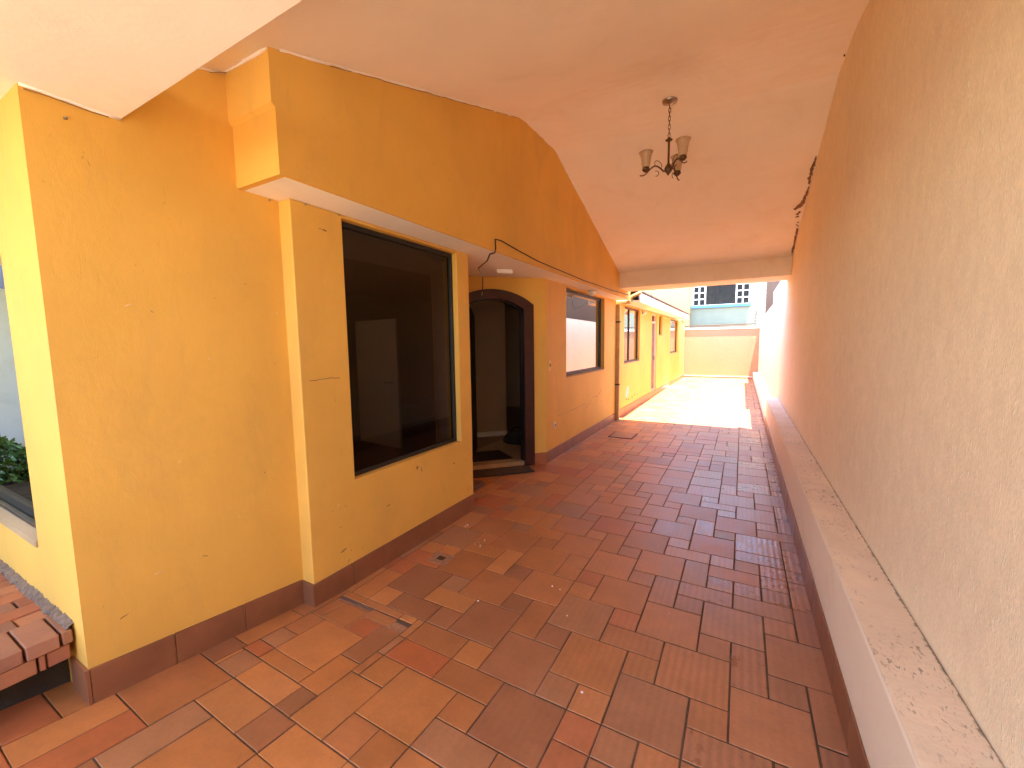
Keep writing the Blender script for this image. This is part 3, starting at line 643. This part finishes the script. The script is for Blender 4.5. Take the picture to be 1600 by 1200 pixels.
# scuffs and chips scattered over the lower yellow walls
ru = random.Random(31)
for k in range(46):
    A_ = k % 3
    x, y, z = ((-2.1892, ru.uniform(.56, 1.38), ru.uniform(.3, 1.9)), (-2.0942, ru.choice((ru.uniform(1.46, 1.70), ru.uniform(1.5, 2.95), ru.uniform(2.88, 3.0))), ru.uniform(.2, .62)), (-2.0942, ru.uniform(4.75, 7.6), ru.uniform(.2, .9)))[A_]
    a = ru.uniform(-1.3, 1.3); L = ru.uniform(.004, .02) * (1.5 if A_ == 2 else 1)
    blob('scuff_mark', (x, y, z), (0, math.cos(a), math.sin(a)), (0, -math.sin(a), math.cos(a)), (1, 0, 0), L, ru.uniform(.0012, .0035), ru.choice(('scuff', 'scuff', 'chip')), house, .0009, 7, .6)
for (y, z, l, h) in ((2.30, .585, .018, .022), (2.345, .56, .006, .03), (2.0, .40, .02, .006), (2.75, .50, .02, .008), (1.62, .25, .03, .008)):
    blob('scuff_mark', (-2.0942, y, z), (0, 1, .2), (0, -.2, 1), (1, 0, 0), l, h, 'scuff', house, .0009, 9, .6)
# uneven bead where ceiling paint meets the gable and the side wall
def bead(pts, name, mat, rad):
    m = MB(); P = []
    for a, b in zip(pts, pts[1:]):
        n_ = max(2, int((Vector(b) - Vector(a)).length / .05))
        for k in range(n_): P.append(Vector(a).lerp(Vector(b), k / n_))
    P.append(Vector(pts[-1]))
    m.tube([(p.x + ru.uniform(-.002, .002), p.y, p.z + ru.uniform(-.003, .003)) for p in P], [rad * ru.uniform(.5, 1.3) for _ in P], 6); return m.obj(name, mat, house, smooth=True)
bead([(-1.843, 1.24, cz(1.24) - .002), (-1.843, 3.58, 3.558), (-1.843, 4.35, 3.578), (-1.843, 7.08, 2.665)], 'paint_bead', 'ceiling', .007)
bead([(-1.8415, 1.5, cz(1.5) - .010), (-1.8415, 3.55, 3.540)], 'grime_line', 'scuff', .0016)
bead([(-2.188, .80, cz(.80) - .003), (-2.188, 1.183, cz(1.183) - .004), (-1.85, 1.184, cz(1.184) - .004)], 'paint_bead', 'ceiling', .007)
bead([(-2.188, .51, 2.405), (-2.188, .775, 2.405)], 'paint_bead', 'ceiling', .007)
bead([(-2.186, .52, 2.394), (-2.186, .74, 2.395)], 'grime_line', 'scuff', .0022)
bead([(-2.17, 1.19, cz(1.19) - .008), (-2.188, 1.12, cz(1.12) - .012)], 'grime_line', 'scuff', .003)
# plaster crumbs dropped on the tiles
cr = MB()
for (x, y) in ((-1.955, 2.722), (-1.948, 2.685), (-1.94, 2.71), (-1.725, 2.548), (-1.711, 2.474), (-1.649, 2.451), (-1.674, 2.551), (-1.69, 2.50), (-1.70, 2.462), (-1.66, 2.47), (-.92, 2.227), (-.975, 2.236), (-.792, 2.018), (-.549, 1.576), (-1.3, 1.9), (-.3, 2.3)):
    c = Vector((x, y, zf(x, y) + .004)); q = ru.uniform(.003, .008); b = len(cr.v)
    cr.v += [tuple(c + Vector(d) * q * ru.uniform(.6, 1.3)) for d in ((1, 0, 0), (0, 1, 0), (-1, 0, 0), (0, -1, 0), (0, 0, .7), (0, 0, -.6))]
    cr.f += [(b, b + 1, b + 4), (b + 1, b + 2, b + 4), (b + 2, b + 3, b + 4), (b + 3, b, b + 4), (b + 1, b, b + 5), (b + 2, b + 1, b + 5), (b + 3, b + 2, b + 5), (b, b + 3, b + 5)]
tag(cr.obj('plaster_crumbs', 'white'), 'tiny white plaster crumbs strewn on the tiles near the window wall', 'crumbs', kind='stuff')

# neighbour's taller wall behind it, with broken white brick toothing
nb = thing('neighbour_wall', (.8, 13, 0), 'raw brown plaster neighbour wall rising above the far peach wall', 'wall')
MB().box(.6305, .9, 9.95, 16.2, 0, 3.5).obj('wall_face', 'brownplaster', nb)
for k in range(9): MB().prism([(0, 0), (.16, .05), (.16, .10), (0, .05)], lambda u, v, w_: (w_, 16.2 + u * 1.2, 2.3 + k * .14 + v), .632, .78).obj('broken_brick', 'white', nb)
# back wall
bw = thing('back_wall', (-.8, 18.7, 0), 'rough peach plastered wall closing the far end of the driveway', 'wall')
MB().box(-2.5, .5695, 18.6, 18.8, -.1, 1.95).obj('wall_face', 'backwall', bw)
MB().box(-2.5, .5694, 18.57, 18.82, 1.951, 2.02).obj('coping', 'white', bw, bev=.01)
MB().box(-2.095, .39, 18.585, 18.5995, -.02, .06).obj('skirting_strip', 'skirt_sunlit', bw)
MB().box(-2.095, .39, 18.588, 18.5995, .0605, .085).obj('skirting_trim', 'white', bw)
MB().tube([(-2.4, 18.69, 2.10), (.4, 18.69, 2.13)], .02, 8).obj('fence_wire', 'cable', bw)
# buildings beyond
gb = thing('pale_green_house', (0, 22, 0), 'pale green neighbour house with white barred window beyond the back wall', 'house')
gw = (-2.05, .20, 3.10, 4.25)
MB().panel(PY, -2.16, 5, 0, 7, 21.3, 21.0, [gw]).obj('wall_face', 'palegreen', gb)
MB().box(-2.12, .25, 20.86, 20.998, 2.98, 3.10).obj('blue_sill', 'bluesill', gb, bev=.01)
MB().box(-2.1, .2, 20.97, 20.999, 2.13, 2.24).obj('wall_band', 'cream', gb)
xs_ = [-2.05, -1.80, -1.55, -.36, -.08, .20]
holes = []
for a, b, rows in ((-2.05, -1.80, 4), (-1.80, -1.55, 4), (-1.55, -.30, 1), (-.30, -.05, 4), (-.05, .20, 4)):
    for r in range(rows):
        h = 1.15 / rows; holes.append((a + .025, b - .025, 3.10 + r * h + .022, 3.10 + (r + 1) * h - .022))
wn = MB().panel(PY, -2.049, .199, 3.101, 4.249, 21.09, 21.03, holes).obj('window', 'white', gb)
for h in holes: MB().box(h[0] - .005, h[1] + .005, 21.058, 21.062, h[2] - .005, h[3] + .005).obj('pane', 'glassG', wn)
cm = MB(); n = 40
for k in range(n + 1):
    x = -2.04 + 2.23 * k / n; cm.v += [(x, 21.2 + .03 * math.sin(k * 2.4), 3.1), (x, 21.2 + .03 * math.sin(k * 2.4), 4.25)]
for k in range(n): cm.f.append((2 * k, 2 * k + 2, 2 * k + 3, 2 * k + 1))
cm.obj('curtain', 'curtain', gb, recalc=False)
MB().box(-2.2, 5, 21.31, 25, 0, 6.9).obj('house_body', 'curtain', gb)
cb = thing('cream_house', (-5, 21, 0), 'plain cream neighbour wall above the rear wing roof', 'house')
MB().box(-10, -2.162, 20.6, 22, 0, 7).obj('wall_face', 'cream', cb)

# electric fence post on the back wall corner
ep = thing('electric_fence_post', (.41, 18.68, 2.02), 'thin electric fence post with insulators on the far wall corner', 'fence post')
MB().tube([(.41, 18.68, 2.02), (.40, 18.68, 2.32), (.44, 18.66, 2.62)], .013, 8).obj('post', 'darkmetal', ep)
for k in range(5): MB().tube([(.34, 18.67, 2.12 + k * .115), (.44, 18.67, 2.13 + k * .115)], .012, 6).obj('insulator', 'frame', ep)
MB().tube([(.43, 18.66, 2.5), (.60, 17.0, 2.32)], .006, 5).obj('stay_wire', 'cable', ep)

# ---------------------------------------------------------------- brick walkway on the left
bwk = thing('brick_walkway', (-3.5, 0, 0), 'raised red brick walkway edge at the foot of the front wall', 'walkway')
MB().box(-6.4, -2.42, -.7, .506, -.1, .282).obj('soil_bank', 'soil', bwk)
rb = random.Random(21)
BP = [(.42, .155, .070), (.38, .130, .060), (.36, .125, .065), (.44, .180, .085), (.33, .150, .090)]
def brick(x0, x1, y0, y1, z0, z1, parent, name='brick'):
    m = MB(); j = lambda: rb.uniform(-.003, .003); g_ = .0035
    m.v = [(x0 + g_ + j(), y0 + g_ + j(), z0), (x1 - g_ + j(), y0 + g_ + j(), z0), (x1 - g_ + j(), y1 - g_ + j(), z0), (x0 + g_ + j(), y1 - g_ + j(), z0)]
    dz = rb.uniform(-.004, .004); m.v += [(p[0] + j() * .6, p[1] + j() * .6, z1 + dz + j() * .5) for p in m.v]
    m.f = [(0, 3, 2, 1), (4, 5, 6, 7), (0, 1, 5, 4), (1, 2, 6, 5), (2, 3, 7, 6), (3, 0, 4, 7)]
    o = m.obj(name, 'brick', parent, bev=.004); c = rb.choice(BP); k = rb.uniform(.85, 1.12); paint_faces(o, [(c[0] * k, c[1] * k, c[2] * k, 0)] * 6); return o
ye = .500
ys_ = [.500, .466, .371, .27, .17, .07, -.03, -.13, -.23, -.33, -.43, -.53, -.63]
for a, b in zip(ys_[1:], ys_): brick(-2.492, -2.276, a, b, .348, .400, bwk)
ys_ = [.492, .424, .40, .29, .19, .05, -.1, -.3, -.45, -.65]
for a, b in zip(ys_[1:], ys_): brick(-2.49, -2.284, a, b, .283, .347, bwk)
for r in range(15):
    xa = -2.492 - .1 * (r + 1); y = .49; first = True
    while y > -.6:
        L = (.09, .16, .05, .13)[r % 4] if first else .205; first = False
        brick(xa, xa + .1, y - L, y, .34, .397 + .002 * math.sin(r * 2.1), bwk); y -= L
sb = MB(); rs = random.Random(4)
for k in range(160):
    x = -2.29 - k * .011; sb.v += [(x, .5065, .415 + .016 * rs.random()), (x, .492 - .006 * rs.random(), .408 + .006 * rs.random()), (x, .474 + .014 * rs.random(), .392)]
for k in range(159):
    a = 3 * k; sb.f += [(a, a + 1, a + 4, a + 3), (a + 1, a + 2, a + 5, a + 4)]
sb.obj('mortar_fillet', 'mortar', bwk, recalc=False)

# ---------------------------------------------------------------- front garden (seen in the facade glass)
gl = thing('garden_wall', (-6.6, -2, 0), 'pale blue white garden wall mirrored in the front window', 'wall')
MB().box(-6.75, -6.55, -7, .5, -.1, 2.12).obj('wall_face', 'gardenwall', gl)
hd = MB(); rh = random.Random(8)
for k in range(11000):
    y = rh.uniform(-3.6, .42); x = -6.05 + rh.uniform(-.22, .28); z = .20 + (.42 + .10 * math.sin(y * 5.1) + .05 * math.sin(y * 13)) * rh.random() ** .6; s = rh.uniform(.018, .038)
    d = Vector((rh.uniform(-1, 1), rh.uniform(-1, 1), rh.uniform(.1, 1))).normalized(); u = d.orthogonal().normalized(); v = d.cross(u); p = Vector((x, y, z))
    hd.quad(tuple(p - u * s), tuple(p + v * s * .5), tuple(p + u * s), tuple(p - v * s * .5))
M['leaf'] = solid('leaf', (0.07, 0.16, 0.035), .5, var=.5, sc_=9)
hg = thing('hedge', (-6.2, -2, .22), 'low green hedge at the foot of the garden wall mirrored in the front window', 'hedge')
o = hd.obj('foliage', 'leaf', hg, recalc=False); o['kind'] = 'stuff'
for k in range(9): MB().tube([(-6.2, -4.3 + k * .55, .2), (-6.18, -4.28 + k * .55, .6)], [.02, .008], 6).obj('stem', 'wood', hg)
tag(MB().box(-11, -8, -8, 3, 0, 6).obj('neighbour_building', 'darkbuild'), 'dark building beyond the garden wall mirrored in the front window', 'building')
tag(MB().box(-6.5, .57, -7.2, -7.0, -.1, 1.6).obj('street_wall', 'peach'), 'peach wall along the street behind the forecourt', 'wall')

# ---------------------------------------------------------------- chandelier
CX, CY = -.610, 3.93; CZt = czx(CX, CY)
ch = thing('chandelier', (CX, CY, CZt), 'bronze three arm chandelier with frosted bell shades hanging from the ceiling', 'chandelier')
MB().lathe((CX, CY, CZt), [(0, -.032), (.02, -.03), (.03, -.022), (.058, -.014), (.062, -.004), (.062, .004)], 24).obj('canopy', 'steel', ch, smooth=True)
zc = CZt - .03; L = .042
for k in range(8):
    m = MB(); z = zc - .012 - k * .034; pts = []
    for a in range(13):
        t_ = 2 * math.pi * a / 12; r1, r2 = .009 * math.cos(t_), .021 * math.sin(t_)
        pts.append((CX + (r1 if k % 2 else 0), CY + (0 if k % 2 else r1), z + r2))
    m.tube(pts, .0028, 6, False).obj('chain_link', 'darkmetal', ch, smooth=True)
zs = zc - 8 * .034 - .002
MB().lathe((CX, CY, zs), [(0, .006), (.012, .005), (.014, -.006), (.030, -.012), (.028, -.018), (.010, -.022), (.009, -.03), (.0085, -.20), (.012, -.21), (.022, -.222), (.033, -.245), (.03, -.265), (.018, -.28), (.012, -.29), (.006, -.30), (0, -.306)], 20).obj('stem', 'darkmetal', ch, smooth=True)
zh = zs - .25
for k, ang in enumerate((75, 195, 315)):
    a = R_(ang); D = Vector((math.cos(a), math.sin(a), 0)); P0 = Vector((CX, CY, zh))
    def pt(r, z): return tuple(P0 + D * r + Vector((0, 0, z)))
    pts = []
    for s in range(25):
        r = .02 + .215 * s / 24; z = .0 + .035 * math.sin((r - .035) / .19 * math.pi * 1.75 - .55) if r > .03 else -.015
        pts.append(pt(r, z))
    arm = MB().tube(pts, [.0075 - .003 * s / 24 for s in range(25)], 8).obj('arm', 'darkmetal', ch, smooth=True)
    sp = []
    for s in range(22):
        th = s / 21 * 4.3; rad = .035 * (1 - .10 * th / 4.3); sp.append(pt(.085 - rad * math.cos(th - .4) * .9, .045 + rad * math.sin(th - .9) * 1.0))
    MB().tube(sp, .0028, 6).obj('scroll', 'darkmetal', arm, smooth=True)
    sp = []
    for s in range(16):
        th = s / 15 * 3.7; sp.append(pt(.10 + .022 * math.cos(th + 1.2), -.028 + .022 * math.sin(th + 1.2)))
    MB().tube(sp, .0028, 6).obj('scroll', 'darkmetal', arm, smooth=True)
    cx_, cy_, cz_ = pt(.185, .0)
    MB().lathe((cx_, cy_, cz_ - .004), [(0, -.004), (.016, -.002), (.022, .006), (.031, .014), (.031, .022), (.026, .036), (.02, .042), (0, .043)], 18).obj('socket_cup', 'darkmetal', arm, smooth=True)
    prof = [(.024, .030), (.031, .036), (.035, .055), (.038, .085), (.042, .115), (.050, .140), (.060, .158)]
    MB().lathe((cx_, cy_, cz_), prof + [(r - .003, z) for r, z in prof[::-1]], 26, True).obj('bell_shade', 'shade', ch, smooth=True)

# ---------------------------------------------------------------- small fittings
pl = thing('ceiling_plate', (-2.22, 3.87, 2.272), 'small white rectangular light fitting on the soffit above the arched door', 'light fitting')
def PLT(u, v, w_): return (-2.225 + u * S2 - v * S2, 3.872 + u * S2 + v * S2, w_)
MB().prism([(-.085, -.04), (.085, -.04), (.085, .04), (-.085, .04)], PLT, 2.232, 2.2722).obj('cover', 'plasticw', pl, bev=.004)
MB().prism([(-.05, -.012), (.05, -.012), (.05, .012), (-.05, .012)], PLT, 2.227, 2.2318).obj('lens', 'plastic', pl)
dm = thing('dome_lamp', (-2.0, 6.12, 2.272), 'small round dome lamp under the soffit above the mirrored window', 'lamp')
MB().lathe((-2.0, 6.12, 2.2725), [(.075, 0), (.075, -.014), (.062, -.018), (0, -.018)], 20).obj('base', 'plastic', dm, smooth=False)
MB().lathe((-2.0, 6.12, 2.2545), [(.058, 0), (.052, -.03), (.034, -.055), (0, -.066)], 20).obj('globe', 'plasticw', dm, smooth=True)
db = thing('door_bell', (-2.0945, 4.74, 1.22), 'small yellow door bell plate beside the arched door', 'door bell')
MB().box(-2.0945, -2.083, 4.705, 4.775, 1.155, 1.285).obj('plate', 'brass', db, bev=.006)
MB().box(-2.0828, -2.078, 4.725, 4.755, 1.205, 1.245).obj('button', 'bronze', db, bev=.002)
ol = thing('wall_outlet', (-2.0945, 4.89, .44), 'round ivory socket cover low on the yellow wall', 'outlet')
MB().prism([(4.89 + .042 * math.cos(a * math.pi / 9), .442 + .046 * math.sin(a * math.pi / 9)) for a in range(18)], PX, -2.0945, -2.078).obj('cover', 'plastic', ol, bev=.004)
MB().box(-2.0778, -2.074, 4.87, 4.91, .425, .46).obj('insert', 'cablegrey', ol)
for (y, z, lab) in ((9.81, 2.17, 'small spotlight under the rear eave beside its first window'), (16.85, 2.22, 'small spotlight under the far end of the rear eave')):
    sp_ = thing('eave_spotlight', (-2.0, y, z), lab, 'spotlight', 'spotlights under the rear eave')
    MB().tube([(-2.096, y, z + .05), (-2.03, y, z + .05), (-2.0, y, z + .02)], .014, 8).obj('bracket', 'plastic', sp_)
    MB().tube([(-2.0, y, z + .03), (-1.96, y - .02, z - .05)], [.03, .055], 14).obj('lamp_head', 'plastic', sp_)
# downpipe
dp = thing('downpipe', (-2.05, 7.88, 0), 'square ochre painted downpipe at the end of the carport', 'downpipe')
MB().box(-2.094, -2.022, 7.835, 7.905, .012, 2.205).obj('pipe', 'pipe', dp, bev=.01)
MB().box(-2.094, -1.835, 7.885, 7.955, 2.206, 2.268).obj('elbow', 'pipe', dp, bev=.01)
m = MB(); m.tube([(-1.86, 7.925, 2.24), (-1.845, 7.925, 2.30), (-1.82, 7.925, 2.335), (-1.66, 7.925, 2.40)], .032, 8).obj('gutter_spout', 'pipe', dp)
for z in (.68, 1.86): MB().box(-2.0955, -2.016, 7.829, 7.911, z, z + .03).obj('bracket', 'bronze', dp)
# cables
cb_ = thing('soffit_cable', (-1.84, 5, 2.33), 'thin dark cable clipped along the yellow gable and hanging over the entrance', 'cable')
MB().tube([(-1.838, 3.066, 2.29), (-1.838, 3.064, 2.37), (-1.838, 3.16, 2.378), (-1.838, 3.5, 2.35), (-1.838, 3.9, 2.325), (-1.838, 4.6, 2.315), (-1.838, 5.3, 2.305), (-1.838, 5.94, 2.312), (-1.838, 6.6, 2.315), (-1.838, 7.16, 2.333), (-1.838, 7.75, 2.346)], .0055, 6).obj('cable_run', 'cable', cb_, smooth=True)
MB().tube([(-1.838, 3.066, 2.30), (-1.85, 3.07, 2.262), (-1.91, 3.09, 2.262), (-2.02, 3.22, 2.24), (-2.17, 3.30, 2.20)], .006, 6).obj('loose_end', 'cable', cb_, smooth=True)
MB().tube([(-2.17, 3.30, 2.20), (-2.15, 3.31, 2.16), (-2.135, 3.32, 2.115)], .0055, 6).obj('bare_wire', 'cablegrey', cb_, smooth=True)
MB().tube([(-2.135, 3.32, 2.115), (-2.138, 3.32, 2.04), (-2.145, 3.32, 1.985)], .005, 6).obj('loose_end', 'cable', cb_, smooth=True)
MB().tube([(-2.145, 3.32, 1.985), (-2.15, 3.32, 1.95)], .003, 6).obj('bare_wire', 'cablegrey', cb_, smooth=True)
hw = thing('hanging_wire', (-1.44, 7.705, 2.4), 'thin black wire looping down behind the beam', 'wire')
MB().tube([(-1.423, 7.705, 2.45), (-1.43, 7.72, 2.30), (-1.44, 7.74, 2.19), (-1.472, 7.76, 2.165), (-1.53, 7.80, 2.18), (-1.62, 7.84, 2.24), (-1.70, 7.86, 2.32)], .004, 6).obj('wire', 'cable', hw, smooth=True)
# wall screws below ceiling and soffit
sk = [(-2.186, .617, 2.34), (-2.186, 1.36, 2.262), (-2.088, 1.50, 2.262), (-2.088, 1.715, 2.262)]
for k, (x, y, z) in enumerate(sk):
    s_ = MB().lathe((0, 0, 0), [(0, .004), (.0055, .003), (.0055, -.004), (0, -.0045)], 8).obj('wall_screw', 'steel')
    s_.rotation_euler = (0, R_(90), 0); s_.location = (x, y, z)
    tag(s_, ('small screw in the yellow side wall just below the front slab', 'small screw left of the wall step under the soffit', 'small screw right of the wall step under the soffit', 'small screw at the top corner of the large dark window')[k], 'screw', 'screws along the top of the yellow walls')
# mats
dm_ = thing('door_mat', (-2.33, 4.0, 0), 'dark patterned rubber door mat outside the arched door', 'door mat')
def PM(u, v, w_): return (-2.095 + u * S2 + v * S2, 4.64 + u * S2 - v * S2, w_)
MB().prism([(-1.12, .03), (-.26, .03), (-.26, .30), (-1.12, .30)], PM, .004, .012).obj('backing', 'rubber', dm_)
rm = random.Random(2)
for r in range(4):
    u = -1.10 + (.06 if r % 2 else 0)
    while u < -.34:
        L = rm.uniform(.07, .11); MB().prism([(u + .004, .05 + r * .06 + .004), (u + L - .004, .05 + r * .06 + .004), (u + L - .004, .05 + (r + 1) * .06 - .004), (u + .004, .05 + (r + 1) * .06 - .004)], PM, .0121, .017).obj('mat_stud', 'rubber', dm_); u += L
MB().prism([(-1.12, .292), (-.26, .292), (-.26, .302), (-1.12, .302)], PM, .0121, .019).obj('border', 'cable', dm_); MB().prism([(-.30, .03), (-.288, .03), (-.288, .29), (-.30, .29)], PM, .0121, .019).obj('border', 'cable', dm_)
im = thing('indoor_mat', (-2.75, 4.4, .048), 'plain dark mat just inside the arched door', 'door mat')
MB().prism([(-1.0, -.62), (-.45, -.62), (-.38, -.18), (-1.0, -.18)], PM, .048, .058).obj('pile', 'mat2', im, bev=.003)
bg_ = thing('black_bag', (-2.85, 5.3, .048), 'black bag lying on the hall floor inside the doorway', 'bag')
m = MB(); nb_ = 14
prof = [(.0, .17), (.06, .16), (.12, .11), (.17, .05), (.18, .0)]
for r, z in prof:
    for k in range(nb_):
        a = 2 * math.pi * k / nb_; j = 1 + .12 * math.sin(3 * a + z * 20); m.v.append((-2.86 + r * 1.5 * math.cos(a) * j, 5.32 + r * math.sin(a) * j, .05 + z))
for i in range(len(prof) - 1):
    for k in range(nb_): m.f.append((i * nb_ + k, i * nb_ + (k + 1) % nb_, (i + 1) * nb_ + (k + 1) % nb_, (i + 1) * nb_ + k))
m.obj('bag_body', 'bag', bg_, smooth=True); MB().tube([(-2.95, 5.28, .2), (-2.9, 5.26, .27), (-2.8, 5.28, .27), (-2.76, 5.3, .2)], .01, 6).obj('handle', 'bag', bg_)
# white board lying in the sun
pb = MB(); pb.prism([(-2.08, 14.1), (-1.48, 13.85), (-1.55, 14.5), (-2.05, 14.5)], lambda u, v, w_: (u, v, w_), .004, .02)
tag(pb.obj('white_board', 'paper', bev=.004), 'flat white board lying on the sunlit tiles near the rear wing', 'board')
